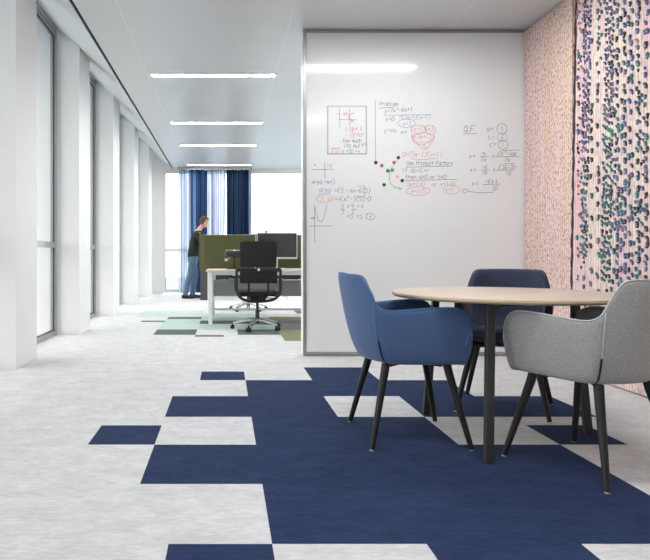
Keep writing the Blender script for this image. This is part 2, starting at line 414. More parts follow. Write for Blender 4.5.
M['added_fins'] = mat('added_fin_grey', (.22, .225, .23), .7)
b = MB()  # fins outside the left windows, added to grey the view through the glass
for k in ks: b.box(-2.95, -2.301, P0 + PITCH * k, P0 + PITCH * k + PT, -.2, 3.9)
b.box(-3.1, -2.301, YB - .2, YE + .2, 3.66, 3.95); b.box(-3.1, -2.301, YB - .2, YE + .2, -.4, -.02)  # added overhang slab darkens the tops of the left windows
struct(b.build('added_fins_overhang', M['added_fins']))
def window(idx, fixed, a0, a1, z0, z1, mull, axis, inward, trans=1.07):
    """glazed opening: frame, mullions and pane; axis 'y' runs along the room, 'x' across it"""
    root = struct(empty('window_%d' % idx, (0, 0, 0)))
    fw, fd = .055, .06
    f = MB(); g = MB(); k = MB()
    def bx(m, p0, p1, q0, q1, zz0, zz1, mi=0):
        if axis == 'y': m.box(q0, q1, p0, p1, zz0, zz1, mi)
        else: m.box(p0, p1, q0, q1, zz0, zz1, mi)
    q0, q1 = sorted((fixed, fixed + inward * fd))
    bx(f, a0, a0 + fw, q0, q1, z0, z1); bx(f, a1 - fw, a1, q0, q1, z0, z1)
    bx(f, a0 + fw, a1 - fw, q0, q1, z1 - fw, z1); bx(f, a0 + fw, a1 - fw, q0, q1, z0, z0 + fw)
    edges = [a0 + fw] + [x for mm in mull for x in (mm - .025, mm + .025)] + [a1 - fw]
    for mm in mull: bx(f, mm - .025, mm + .025, q0, q1, z0 + fw, z1 - fw)
    for e0, e1 in zip(edges[::2], edges[1::2]):
        if trans: bx(f, e0, e1, q0, q1, trans - .035, trans + .035)
        g0 = fixed + inward * .02; g1 = fixed + inward * .03
        bx(g, e0, e1, min(g0, g1), max(g0, g1), z0 + fw, z1 - fw)
        for (u0, u1, v0, v1) in [(e0, e0 + .012, z0 + fw, z1 - fw), (e1 - .012, e1, z0 + fw, z1 - fw), (e0, e1, z1 - fw - .012, z1 - fw), (e0, e1, z0 + fw, z0 + fw + .012)]:
            h0, h1 = sorted((fixed + inward * .031, fixed + inward * .045)); bx(k, u0, u1, h0, h1, v0, v1)
    f.build('window_frame', M['alu'] if axis == 'y' else M['paint'], root); g.build('pane', M['glass'], root); k.build('gasket', M['alu_dark'], root)
    return root
n = 1
for k in ks[:-1] + [4]:
    y0 = P0 + PITCH * k + PT; y1 = min(P0 + PITCH * (k + 1), YE)
    window(n, XG - .01, y0, y1, 0.0, 3.61, [], 'y', 1); n += 1
# end wall: glazing from the last pillar across the whole office
b = MB(); b.box(-2.3, -1.52, YE, YE + .2, 0, 4.3); b.box(-1.52, 7.05, YE, YE + .2, H - .05, 4.3)
struct(b.build('wall_front', M['paint']))
window(n, YE + .06, -1.52, 6.9, 0.03, H - .05, [-.3, .62, 2.1, 3.7, 5.3], 'x', -1); n += 1
# rear wall of the lounge side
b = MB(); b.box(-2.3, XR + .2, YB - .2, YB, 0, 4.3)
struct(b.build('wall_rear', M['paint']))
# ground far below outside
b = MB(); b.box(-160, 160, -120, 260, -9.2, -9)
struct(b.build('ground', M['ground']))

# ------------------------------------------------------------------ CEILING LIGHTS
def ceiling_light(x0, x1, y, label, group):
    r = empty('ceiling_light', ((x0 + x1) / 2, y, H)); tag(r, label, 'ceiling light', group)
    h = (x1 - x0) / 2
    f = MB()
    f.box(-h - .012, h + .012, -.05, -.0352, -.009, -.0005); f.box(-h - .012, h + .012, .0352, .05, -.009, -.0005)
    f.box(-h - .012, -h, -.0352, .0352, -.009, -.0005); f.box(h, h + .012, -.0352, .0352, -.009, -.0005)
    f.build('housing', M['desk_white'], r)
    d = MB(); d.box(-h + .0004, h - .0004, -.0348, .0348, -.005, -.0005); d.build('diffuser', M['lamp'], r)
g1 = 'linear lights over the walkway'
ceiling_light(-.863, .592, 6.95, 'white linear ceiling light, nearest and longest-looking of those over the walkway', g1)
ceiling_light(-.863, .592, 9.45, 'white linear ceiling light, second from the front over the walkway', g1)
ceiling_light(-.863, .592, 11.4, 'white linear ceiling light, thin third one over the walkway', g1)
ceiling_light(-.863, .592, 13.85, 'white linear ceiling light, farthest one just before the blue curtains', g1)
g2 = 'linear lights over the meeting table'
ceiling_light(.68, 2.14, 4.45, 'white linear ceiling light mirrored high in the whiteboard above the table', g2)
ceiling_light(.10, 1.57, 1.95, 'white linear ceiling light mirrored lower in the whiteboard', g2)
for x, y in ((3.2, 6.95), (3.2, 9.45), (3.2, 11.9), (5.2, 8.2), (5.2, 11.9), (3.2, 14.0)):  # unseen lights added clear of the view to brighten the office
    ceiling_light(x - .73, x + .73, y, 'added unseen linear ceiling light brightening the office behind the whiteboard wall', 'added unseen lights behind the whiteboard wall')

ceiling_light(.10, 1.57, -.55, 'added unseen linear ceiling light behind the viewer, brightening the lounge', g2)  # unseen light, added to illuminate the lounge from behind the camera
# ------------------------------------------------------------------ WHITEBOARD and its writing
K = YW / F
bx_ = lambda px: (px - 225) * K
bz_ = lambda py: CAMZ + (255 - py) * K
X0, X1, Z0, Z1 = .734, XR - .004, bz_(355), H - .012
wb = empty('whiteboard', (0, 0, 0)); tag(wb, 'full-height glossy whiteboard covered with handwritten maths', 'whiteboard')
b = MB(); b.box(X0 + .03, X1, YW, YW + .02, Z0 + .03, Z1 - .02); b.build('board_surface', M['board'], wb)
b = MB()
b.box(X0, X0 + .032, YW - .012, YW + .021, Z0, Z1, bev=.004); b.box(X0 + .032, X1, YW - .008, YW + .021, Z0, Z0 + .03); b.box(X0 + .032, X1, YW - .008, YW + .021, Z1 - .02, Z1)
b.build('board_frame', M['frame'], wb)

GL = {  # stroke glyphs on a 4 x 6 grid
 '0': ['0,1 0,5 1,6 3,6 4,5 4,1 3,0 1,0 0,1'], '1': ['1,5 2,6 2,0'], '2': ['0,5 1,6 3,6 4,5 3,3 0,0 4,0'], '3': ['0,6 4,6 2,4 4,2 3,0 0,0'],
 '4': ['3,0 3,6 0,2 4,2'], '5': ['4,6 1,6 0,3 3,4 4,2 3,0 0,0'], '6': ['4,6 1,5 0,2 1,0 3,0 4,2 3,3 0,2'], '7': ['0,6 4,6 1,0'],
 '8': ['2,3 0,5 2,6 4,5 2,3 0,1 2,0 4,1 2,3'], '9': ['4,4 2,3 0,4 1,6 4,6 4,3 3,0'],
 'x': ['0,4 4,0', '4,4 0,0'], 'y': ['0,4 2,1', '4,4 1,-2'], 'a': ['4,4 1,4 0,2 1,0 3,0 4,2 4,4 4,0'], 'b': ['0,6 0,0 3,0 4,2 3,4 0,3'],
 'c': ['4,4 1,4 0,2 1,0 4,0'], 'd': ['4,6 4,0 1,0 0,2 1,4 4,3'], 'e': ['0,2 4,2 3,4 1,4 0,2 1,0 4,0'], 'f': ['4,6 2,6 1,4 1,0', '0,3 3,3'],
 'g': ['4,4 1,4 0,2 1,0 4,1', '4,4 4,-1 2,-2 0,-1'], 'h': ['0,6 0,0', '0,3 2,4 4,3 4,0'], 'i': ['2,4 2,0', '2,5.4 2,5.8'], 'l': ['1,6 1,0 2,0'],
 'm': ['0,4 0,0', '0,3 1,4 2,3 2,0', '2,3 3,4 4,3 4,0'], 'n': ['0,4 0,0', '0,3 2,4 4,3 4,0'], 'o': ['2,4 0,3 0,1 2,0 4,1 4,3 2,4'],
 'p': ['0,4 0,-2', '0,3 2,4 4,3 4,1 2,0 0,1'], 'r': ['0,4 0,0', '0,3 2,4 4,4'], 's': ['4,4 1,4 0,3 4,1 3,0 0,0'], 't': ['2,6 2,1 3,0', '0,4 4,4'],
 'u': ['0,4 0,1 1,0 3,0 4,1', '4,4 4,0'], 'v': ['0,4 2,0 4,4'], 'w': ['0,4 1,0 2,3 3,0 4,4'], 'q': ['4,4 1,4 0,2 1,0 4,1', '4,4 4,-2'],
 'z': ['0,4 4,4 0,0 4,0'], 'k': ['0,6 0,0', '4,4 0,2 4,0'], '=': ['0,2 4,2', '0,4 4,4'], '+': ['0,3 4,3', '2,1 2,5'], '-': ['0,3 4,3'], '/': ['0,-1 4,6'],
 '(': ['3,7 1,5 1,1 3,-1'], ')': ['1,7 3,5 3,1 1,-1'], '~': ['0,3 4,3', '2,1.6 2,5', '0,.4 4,.4'], '!': ['0,2 1,2 2,-1 3,7 6,7'], '^': ['1,6 2,7 3,6 1,4 3,4'],
 'Q': ['2,6 0,4 0,2 2,0 4,2 4,4 2,6', '2.5,2 4.5,-.6'], 'F': ['4,6 0,6 0,0', '0,3 3,3'], 'P': ['0,0 0,6 3,6 4,5 3,3 0,3'], 'A': ['0,0 2,6 4,0', '1,2 3,2'],
 'U': ['0,6 0,1 2,0 4,1 4,6'], 'I': ['2,0 2,6'], ',': ['2,1 1,-1'], '?': ['0,5 2,6 4,5 2,3 2,2', '2,.6 2,0'], ':': ['2,4 2,3.4', '2,1 2,.4']}
inks = {k: MB() for k in ('black', 'grey', 'red', 'orange', 'blue', 'green')}
def stroke(ink, pts, w=.0042):
    w *= .85
    """pts in board metres (x,z): a flat ribbon of ink on the board face"""
    bm = inks[ink].bm; pts = [Vector((p[0], p[1])) for p in pts]; L = []
    for i, p in enumerate(pts):
        a = pts[max(i - 1, 0)]; c = pts[min(i + 1, len(pts) - 1)]; t = (c - a)
        t = t.normalized() if t.length > 1e-9 else Vector((1, 0))
        nn = Vector((-t.y, t.x)) * (w / 2)
        L.append((bm.verts.new((p.x + nn.x, YW - .0012, p.y + nn.y)), bm.verts.new((p.x - nn.x, YW - .0012, p.y - nn.y))))
    for (a, b_), (c, d) in zip(L, L[1:]): bm.faces.new((a, b_, d, c))
def flush():
    for k in list(inks):
        if inks[k].bm.faces:
            o = inks[k].build('handwriting', M['ink_' + k], wb, recalc=False); o['label'] = k + ' marker writing and drawings'
            inks[k] = MB()
def line(ink, *pp, w=.0045): stroke(ink, [(bx_(x), bz_(y)) for x, y in pp], w)
def ell(ink, cx, cy, rx, ry, w=.0042, a0=0, a1=2 * PI):
    stroke(ink, [(bx_(cx + rx * math.cos(a0 + (a1 - a0) * k / 28)), bz_(cy + ry * math.sin(a0 + (a1 - a0) * k / 28))) for k in range(29)], w)
def text(ink, s, px, py, h=4.4, sp=1.35, tilt=0.0, w=.0042):
    """px,py: baseline start; h: cap height, both in photo pixels at the board"""
    u = h / 6.0; x = px
    for i, ch in enumerate(s):
        if ch == ' ': x += 3.2 * u; continue
        if ch in GL:
            jy = R.uniform(-.25, .25)
            for st in GL[ch]:
                pts = [tuple(map(float, q.split(','))) for q in st.split()]
                pts = [(x + (a * .8 + b_ * .12 + R.uniform(-.15, .15)) * u, py - (b_ + jy + R.uniform(-.15, .15)) * u - (x - px) * tilt) for a, b_ in pts]
                stroke(ink, [(bx_(a), bz_(b_)) for a, b_ in pts], w)
        x += (4 if ch != '!' else 5.6) * u * sp * .9
# top centre block
flush(); text('black', 'Problem', 379.5, 106, 4.2, 1.05); line('black', (379, 108.2), (394.5, 107.2))
flush(); text('black', 'y=7x^-6x+1', 384.5, 112.8, 4.2, 1.12, .06); line('grey', (384, 115.3), (431, 114.6))
flush(); text('blue', '=(5x-1)(x-1)', 399, 119.5, 4, 1.1, .02); text('black', 'y=0', 385.5, 121, 4.2, 1.2)
flush(); text('grey', 'x=3', 402.5, 125.4, 4, 1.2); ell('grey', 406.5, 123.3, 8.7, 4.2)
flush(); text('grey', 'y=mx', 384, 132.2, 4.2, 1.3)
flush(); text('black', 'x=', 401, 134, 4, 1.3)
flush(); text('red', '(x-1)(x)', 410.5, 131, 4.6, 1.05); ell('red', 419, 129.5, 7.5, 4.4); ell('red', 430.5, 129.8, 5.2, 4.6)
flush(); text('red', 'x(5x+1)', 412, 138.5, 4.2, 1.1); ell('red', 422.5, 137.5, 11, 5); ell('red', 422, 139, 9.4, 5.4, a0=0, a1=PI)
flush(); text('red', '=5x', 420, 149.8, 4, 1.15); line('red', (411, 133), (414, 142), (420, 146)); line('red', (435, 134), (433, 141), (428, 147))
flush(); text('red', '0=(5x-1)(x+1)', 402.5, 156.4, 4.6, 1.12); line('red', (411, 158.6), (421, 159.8), (438, 158))
flush(); text('black', 'Use Product Factors', 406.5, 165.2, 4.2, .98); line('black', (406, 167.2), (451, 166))
flush(); text('grey', 'If ab=0', 402, 172.5, 4.2, 1.2); text('grey', 'or', 424, 172, 3.6)
flush(); text('black', 'then a=0 or b=0', 405, 179, 4.2, 1.15); line('black', (405, 180.6), (457, 179.4))
flush(); text('red', '5x+1=0', 406.5, 186, 4.4, 1.15); text('red', 'or', 431.5, 186, 3.6); text('red', 'x+1=0', 440, 186, 4.4, 1.15)
flush(); text('red', 'x=1/5', 411, 192.8, 4.2, 1.15); ell('red', 418, 191, 11.8, 4.4)
flush(); text('orange', 'x=1', 445, 191.8, 4.2, 1.2); ell('red', 451.2, 189.8, 8.4, 4.4)
ell('black', 465.2, 191, 2.4, 1.9); line('black', (467.6, 191.3), (480, 192.8), (493.5, 192.2), (494.6, 189.4))
flush()
# QF block
flush(); text('black', 'QF', 463.5, 132.2, 7, 1.6, w=.005); line('black', (463, 134), (477, 133.4))
flush(); text('black', 'a=', 486.5, 131.4, 4.6, 1.4); text('blue', '5', 500, 131.6, 4.8); ell('black', 501.8, 129, 5, 5.2)
flush(); text('blue', 'b=', 488, 139.6, 4.6, 1.4); text('blue', '6', 500.8, 139.8, 4.6); ell('blue', 502.2, 137.4, 4.8, 4.2)
flush(); text('black', 'c=', 489.5, 146.6, 4.4, 1.4); text('blue', '1', 501, 147.2, 4.8); ell('black', 503, 144.8, 5, 4.4)
def quad(y, a, b_, c_, rad, x0):
    text('black', 'x=', x0, y + 2, 4, 1.5); text('black', a, x0 + 12, y - .8, 3.6, 1.2); line('black', (x0 + 11, y + .5), (x0 + 20, y + .3))
    text('black', b_, x0 + 12, y + 5, 3.6, 1.2); text('black', '~', x0 + 23, y + 1.8, 4)
    text('black', '!' + rad, x0 + 28, y - .4, 4, 1.15); line('black', (x0 + 33, y - 5.4), (x0 + 50 - (6 if len(rad) < 6 else 0), y - 6)); line('black', (x0 + 26, y + .8), (x0 + 50 - (6 if len(rad) < 6 else 0), y + .4)); text('black', c_, x0 + 36, y + 5.6, 3.6, 1.2)
flush(); quad(156, '-b', '2a', '2a', 'b^-4ac', 469)
flush(); quad(169.5, '-6', '10', '10', '36-20', 470)
flush(); text('black', 'x=', 472, 185.5, 4.2, 1.5); text('black', '-6~4', 484, 183.2, 4.2, 1.4); line('black', (483, 184.6), (500, 184)); text('black', '10', 492, 189.6, 3.8, 1.3)
flush()
# boxed diagram at upper left
for w_, k in ((.0055, 0), (.003, .9)):
    line('grey', (327 + k, 106.2), (366.5, 106.2 + k * .2), w=w_); line('grey', (366.5 - k, 106.2), (366.8 - k, 154), w=w_)
    line('black', (327, 154 - k * .3), (366.8, 154 - k * .3), w=w_); line('grey', (327.3 + k, 106.2), (327.3 + k, 154), w=w_)
line('grey', (339.5, 107), (339.8, 128)); line('grey', (336, 113.5), (340, 114.2)); line('red', (349.5, 107.5), (350, 128)); line('grey', (338, 119.5), (357, 119.8))
stroke('black', [(bx_(356 - 7.5 * math.cos(t * .13)), bz_(117 + 4.2 * t / 10)) for t in range(-10, 11)])
flush(); text('red', 'ab', 343, 115, 3.4); text('red', 'c', 351, 122, 3.4)
flush(); text('red', 'light 5', 345.5, 131, 4, 1.0); text('orange', 'lighter', 346, 136.6, 4.4, 1.0)
flush(); text('black', 'how much', 343, 142.4, 4, .98); text('black', 'its mult?', 343.5, 147.4, 4.2, 1.0)
flush(); text('grey', 'x =50 =y', 342, 152.8, 3.8, 1.0); text('red', '(Q)', 331.5, 153, 5, 1.0); line('red', (330.5, 148.5), (338.5, 148.2))
line('grey', (375.2, 100.5), (375.3, 131), (375.6, 161), w=.005)
flush()
# lower left
line('black', (312, 169.6), (334, 169.2)); line('black', (324.8, 161.5), (325, 178)); text('grey', '12', 327, 167.4, 3.4); text('grey', 'x', 314, 166, 3)
flush(); text('black', 'Area =x+3', 311.5, 184, 4.2, 1.05)
flush(); text('blue', 'area', 319, 192, 4.6, 1.1); line('blue', (318.5, 193.6), (330, 193))
flush(); text('black', '=(5 -4x-6(5)', 334.5, 192.8, 4.6, 1.12); line('black', (358, 186), (364.8, 185.8), (364.5, 196.8), (357, 197))
flush(); text('orange', '(2,x)', 317, 200.8, 5, 1.15); ell('orange', 324, 198.8, 8, 4)
flush(); text('black', '=4(x^-3(5)-0', 334.5, 201, 4.6, 1.1)
flush(); text('black', '5 =9 =4', 341, 208.4, 4.2, 1.5); line('black', (341, 209.6), (345, 209.4)); line('black', (352, 209.6), (357, 209.2)); text('black', '7   3', 341.5, 214.4, 3.8, 1.5)
flush(); text('black', '=5 =5 (4', 347, 218.6, 4.4, 1.3); ell('black', 370.5, 216.5, 4.4, 3.4)
line('black', (314.5, 206), (314.8, 242)); line('black', (309, 226.2), (331.5, 225.8)); stroke('black', [(bx_(320.5 + .62 * t), bz_(222 - .17 * t * t)) for t in range(-10, 11)])
stroke('black', [(bx_(312.5 + .3 * t), bz_(216.5 + 2.5 * abs(math.sin(t * .9)))) for t in range(-5, 9)])
flush()
# magnets arc
stroke('green', [(bx_(x), bz_(y)) for x, y in [(392.5, 166), (389.5, 172), (389.2, 178), (391, 184), (395, 187.5), (401, 188.6)]], .006)
line('green', (398.8, 187), (401.5, 188.7), (399, 190.3))
line('black', (375.6, 161), (376, 162.5)); line('green', (393.6, 165.5), (396.5, 160.5))
flush()
for px, py, m, lab in [(375.7, 162.6, 'mg_black', 'dark round magnet at the foot of the long vertical line'),
                       (381.8, 165.6, 'mg_red', 'brownish red round magnet right of the vertical line'),
                       (398.3, 157.7, 'mg_dkgreen', 'dark green round magnet, topmost of the whiteboard cluster'),
                       (393.9, 162.6, 'mg_pink', 'pink round magnet just below the topmost one'),
                       (387.7, 170.7, 'mg_green', 'green round magnet, left one of the close green pair'),
                       (392.2, 170.0, 'mg_lgreen', 'green round magnet, right one of the close green pair'),
                       (397.2, 176.4, 'mg_peach', 'pale peach round magnet inside the green arc'),
                       (402.2, 180.6, 'mg_black', 'black round magnet, rightmost of the cluster'),
                       (384.0, 184.8, 'mg_dkgreen', 'very dark green magnet, lowest of the cluster')]:
    q = MB(); q.lathe([(0, 0), (.0165, 0), (.0165, .004), (.013, .008), (0, .009)], n=20)
    bmesh.ops.rotate(q.bm, verts=q.bm.verts[:], matrix=Matrix.Rotation(PI / 2, 3, 'X'))
    o = q.build('magnet', M[m], smooth='auto'); o.location = (bx_(px), YW - .0014, bz_(py))
    tag(o, lab, 'magnet', 'round magnets on the whiteboard')

# ------------------------------------------------------------------ TEXTILE WALL HANGINGS on the right wall
b = MB(); ya, yb = 4.78, YW - .014
b.box(XR - .028, XR - .002, ya, yb, .01, H - .02)
o = b.build('wall_hanging', M['tex_tan']); tag(o, 'tan and pink textile wall panel with fine dark stitches beside the whiteboard', 'wall hanging')
wh = empty('wall_hanging', (0, 0, 0)); tag(wh, 'pink and cream textile wall panel dotted with dark buds, nearest the camera', 'wall hanging')
b = MB()
# slightly leaning far edge
b.prism([(-2.0, .01), (4.775, .01), (4.69, H - .02), (-2.0, H - .02)], XR - .04, XR - .002, axis='x'); b.build('fabric', M['tex_pink'], wh)
b = MB()
pp = []
for k in range(60):
    z = .02 + k * (H - .05) / 59; pp.append((XR - .032 + .004 * math.sin(k * 2.1), 4.775 + .012 - .085 * k / 59 + .004 * math.sin(k * 1.3), z))
b.tube(pp, .018, 6); b.build('edging', M['tex_edge'], wh)
BK = ['bud_navy', 'bud_teal', 'bud_black', 'bud_slate', 'bud_green', 'bud_plum', 'bud_red']
bb = MB()
def bud(y, z, r, ci):
    """a rolled fabric bud: dark curl around a paler heart, standing off the cloth"""
    bm = bb.bm; x = XR - .041; a = R.uniform(-.6, .6); n = 8
    rings = []
    for rr, h in ((r, 0), (r * .95, .010), (r * .5, .012)):
        rings.append([bm.verts.new((x - h * (1.25 if math.sin(2 * PI * k / n) > 0 else .7), y + rr * .82 * math.cos(2 * PI * k / n + a), z + rr * 1.15 * math.sin(2 * PI * k / n))) for k in range(n)])
    cc = bm.verts.new((x - .004, y + r * .1, z + r * .1))
    for p, q in zip(rings, rings[1:]):
        for k in range(n):
            f = bm.faces.new((p[k], p[(k + 1) % n], q[(k + 1) % n], q[k])); f.material_index = ci
    for k in range(n):
        f = bm.faces.new((rings[2][k], rings[2][(k + 1) % n], cc)); f.material_index = 7
done = []
def put(y, z, r, ci):
    for (a, b_, c_) in done:
        if abs(a - y) < (r + c_) * .72 and abs(b_ - z) < (r + c_) * 1.0: return
    done.append((y, z, r)); bud(y, z, r, ci)
def zpy(py, y): return CAMZ + (255 - py) * y / F
# dense columns: y, half width, z range, palette
for (cy, hw, z0, z1, n_, pal) in [(4.585, .045, 1.75, 3.02, 420, (0, 3, 0, 5, 2)), (4.585, .045, .9, 1.7, 140, (3, 4, 2)), (4.315, .05, 1.9, 3.0, 420, (0, 3, 5, 2)), (4.315, .055, .75, 2.0, 420, (1, 4, 0, 1, 2)),
                              (4.44, .03, 2.3, 3.03, 45, (2, 4, 3)), (4.24, .03, 1.0, 2.3, 50, (1, 2, 3)), (3.98, .05, .8, 2.2, 60, (0, 2, 1)), (3.6, .05, .6, 2.9, 110, (0, 1, 2)), (3.1, .06, .6, 2.9, 110, (0, 4, 2)), (2.5, .07, .6, 2.9, 110, (0, 1, 2))]:
    for _ in range(n_):
        z = R.uniform(z0, z1); put(cy + R.uniform(-hw, hw) - .085 * (z - 1.5) / 3, z, R.uniform(.010, .0155), R.choice(pal))
for _ in range(1300):
    z = R.uniform(.3, 3.02); y = R.uniform(2.0, 4.66)
    put(round(y / .085) * .085 + R.uniform(-.012, .012), z, R.uniform(.017, .023), R.choice((2, 2, 3, 1, 0, 5, 2)) if R.random() > .03 else 6)
for _ in range(1100):
    z = R.uniform(.6, 3.02); y = R.uniform(3.7, 4.27)
    put(round(y / .07) * .07 + R.uniform(-.012, .012), z, R.uniform(.015, .021), R.choice((2, 2, 3, 1, 0, 3)))
for _ in range(120):
    z = R.uniform(.3, 3.02); put(R.uniform(4.58, 4.68), z, R.uniform(.008, .014), R.choice((5, 6, 2)))
o = bb.build('fabric_buds', [M[k] for k in BK] + [M['bud_pale']], wh, recalc=False); o['kind'] = 'stuff'; o['label'] = 'dark navy, teal and black rolled fabric buds'

# ------------------------------------------------------------------ ROUND TABLE
TC = (1.49, 3.15)
tb = empty('round_table', (TC[0], TC[1], 0)); tag(tb, 'round pale oak table on three dark splayed legs', 'table')
r_ = .578
b = MB(); b.lathe([(0, .727), (r_ - .014, .727), (r_ - .004, .732), (r_, .739), (r_ - .002, .748), (r_ - .006, .75), (0, .75)], n=96, mis=[1, 1, 1, 1, 1, 0])
b.build('tabletop', [M['oak'], M['oak_edge']], tb, smooth='auto')
feet = [(1.206, 2.70), (1.196, 3.515), (1.93, 3.135)]
cx = sum(f[0] for f in feet) / 3; cy = sum(f[1] for f in feet) / 3
b = MB()
for fx, fy in feet:
    d = Vector((fx - cx, fy - cy, 0)); n_ = d.normalized(); tp = Vector((cx, cy, 0)) + n_ * (d.length - .075)
    b.tube([(cx - TC[0] + n_.x * .02, cy - TC[1] + n_.y * .02, .70), (tp.x - TC[0] - n_.x * .015, tp.y - TC[1] - n_.y * .015, .70)], .026, 4, flat=(1, .8))
b.lathe([(0, .712), (.1, .712), (.1, .7265), (0, .7265)], (cx - TC[0], cy - TC[1], 0), 24)
b.build('underframe', M['blackmetal'], tb)
for fx, fy in feet:
    d = Vector((fx - cx, fy - cy, 0)); n_ = d.normalized(); tp = Vector((cx, cy, 0)) + n_ * (d.length - .075)
    g = MB(); g.box(-.0195, .0195, -.016, .016, 0, 1, bev=.003, seg=1)
    o = g.build('leg', M['blackmetal'], tb)
    # shear the bar between top and foot
    t0 = Vector((fx - TC[0], fy - TC[1], .002)); t1 = Vector((tp.x - TC[0], tp.y - TC[1], .7265))
    for v in o.data.vertices:
        z = v.co.z; base = t0.lerp(t1, z); px_, py_ = v.co.x, v.co.y
        v.co = base + Vector((px_, py_, 0))
    gp = MB(); gp.lathe([(0, 0), (.014, 0), (.014, .006), (0, .006)], (fx - TC[0], fy - TC[1], .0005), 12); gp.build('foot_pad', M['blackplastic'], o)

# ------------------------------------------------------------------ UPHOLSTERED ARMCHAIRS
CTRL = [  # rim x,y,z ; bottom x,y
 (.236, .248, .505, .215, .200), (.244, .256, .585, .212, .205), (.222, .262, .655, .190, .208), (.172, .266, .690, .135, .212), (.08, .268, .694, .06, .215), (-.05, .268, .684, -.02, .215),
 (-.155, .266, .678, -.09, .208), (-.215, .256, .700, -.13, .190), (-.252, .238, .775, -.155, .165), (-.290, .208, .843, -.175, .135), (-.335, .13, .852, -.20, .08), (-.355, 0, .854, -.215, 0)]
def shell_rows():
    half = [Vector((a, b_, z, p)) for a, b_, z, p, q in CTRL]
    A = catmull([(a, b_, z) for a, b_, z, p, q in CTRL], 4); B = catmull([(p, q, .405) for a, b_, z, p, q in CTRL], 4)
    A = A + [Vector((v.x, -v.y, v.z)) for v in A[-2::-1]]; B = B + [Vector((v.x, -v.y, v.z)) for v in B[-2::-1]]
    return A, B
def make_armchair(name, fab, pipe, label, loc, rz):
    root = empty(name, loc, rz); tag(root, label, 'armchair', 'upholstered armchairs around the round table')
    A, B = shell_rows(); n = len(A); b = MB(); bm = b.bm; rows = []; rim = []
    for i in range(n):
        t = (A[min(i + 1, n - 1)] - A[max(i - 1, 0)]); nn = Vector((-t.y, t.x, 0)).normalized()   # inward or outward
        cdir = Vector((0 - A[i].x + .05, -A[i].y, 0))
        if nn.dot(cdir) < 0: nn = -nn
        q = i / (n - 1); q = 1 - abs(2 * q - 1)       # 0 at arm fronts, 1 mid back
        th = .034 + .012 * q; pw = .42
        zb, zt = B[i].z, A[i].z; rr = []
        for s_ in (0, .04, .12, .25, .42, .6, .78, .92):
            f = s_ ** (.34 + .12 * q); z = zb + (zt - .018 - zb) * s_
            rr.append(Vector((B[i].x + (A[i].x - B[i].x) * f, B[i].y + (A[i].y - B[i].y) * f, z)))
        top = Vector((A[i].x, A[i].y, zt))
        rr += [top - Vector((0, 0, .010)), top + nn * th * .18, top + nn * th * .5 + Vector((0, 0, .004)), top + nn * th * .85 - Vector((0, 0, .002)), top + nn * th - Vector((0, 0, .016))]
        for s_ in (.8, .55, .3, .12):
            f = s_ ** .42; z = .44 + (zt - .02 - .44) * s_
            p = Vector((B[i].x + (A[i].x - B[i].x) * f, B[i].y + (A[i].y - B[i].y) * f, z)) + nn * (th + .012 * (1 - s_)); rr.append(p)
        rows.append([bm.verts.new(v) for v in rr]); rim.append(top + nn * th * .12 + Vector((0, 0, .001)))
    m = len(rows[0])
    for a, c_ in zip(rows, rows[1:]):
        for k in range(m - 1): bm.faces.new((a[k], a[k + 1], c_[k + 1], c_[k]))
    for rr in (rows[0], rows[-1]):          # rounded arm fronts
        mid = len(rr) // 2
        for k in range(len(rr) // 2 - 0):
            a, b2, c2, d2 = rr[k], rr[k + 1], rr[m - 2 - k], rr[m - 1 - k]
            q = []
            for v in (a, b2, c2, d2):
                if v not in q: q.append(v)
            if len(q) > 2:
                try: bm.faces.new(q)
                except ValueError: pass
    bot = [r[0] for r in rows]
    bm.faces.new(bot)                       # underside
    inn = [r[-1] for r in rows]; bm.faces.new(inn)
    sh = b.build('shell', fab, root, smooth='auto')
    sd = sh.modifiers.new('sub', 'SUBSURF'); sd.levels = sd.render_levels = 1
    b = MB(); b.box(-.17, .205, -.196, .196, .409, .452, bev=.02, seg=3); b.build('seat_pan', fab, root, smooth='auto')
    b = MB(); b.box(-.235, .235, -.205, .205, .440, .492, bev=.024, seg=4)
    for v in b.bm.verts:
        if v.co.z > .48: v.co.z += .012 * math.cos(v.co.x / .24 * PI / 2) * math.cos(v.co.y / .21 * PI / 2)
        if v.co.x < -.1: v.co.y *= 1 - .25 * (-.1 - v.co.x) / .14
    b.build('seat_cushion', fab, root, smooth='auto')
    b = MB(); b.tube(rim, .0032, 6); b.build('piping', pipe, root, smooth=True)
    for sgn in (1, -1):                     # seam where the arm panel meets the back, with a zip at its foot
        i0 = 7 * 4 + 2; i = i0 if sgn > 0 else n - 1 - i0; pts = []
        for s_ in [k / 10 for k in range(0, 11)]:
            q = 1 - abs(2 * i / (n - 1) - 1); f = max(s_, .0001) ** (.34 + .12 * q); z = .405 + (A[i].z - .018 - .405) * s_
            p = Vector((B[i].x + (A[i].x - B[i].x) * f, B[i].y + (A[i].y - B[i].y) * f, z)); o_ = Vector((p.x * .35, p.y, 0)).normalized() * .001; pts.append(p + o_)
        s1 = MB(); s1.tube(pts, .0022, 5); sm = s1.build('seam', pipe, root, smooth=True)
        z1 = MB(); z1.tube([p + Vector((0, sgn * .0012, 0)) for p in pts[0:5]], .0042, 5); z1.build('zip', M['blackplastic'], sm)
    b = MB()
    for sgn in (1, -1): b.tube([(.14, .13 * sgn, .397), (-.12, -.13 * sgn, .397)], .013, 8)
    b.lathe([(0, .385), (.05, .385), (.05, .407), (0, .407)], n=20); b.build('leg_frame', M['blackmetal'], root)
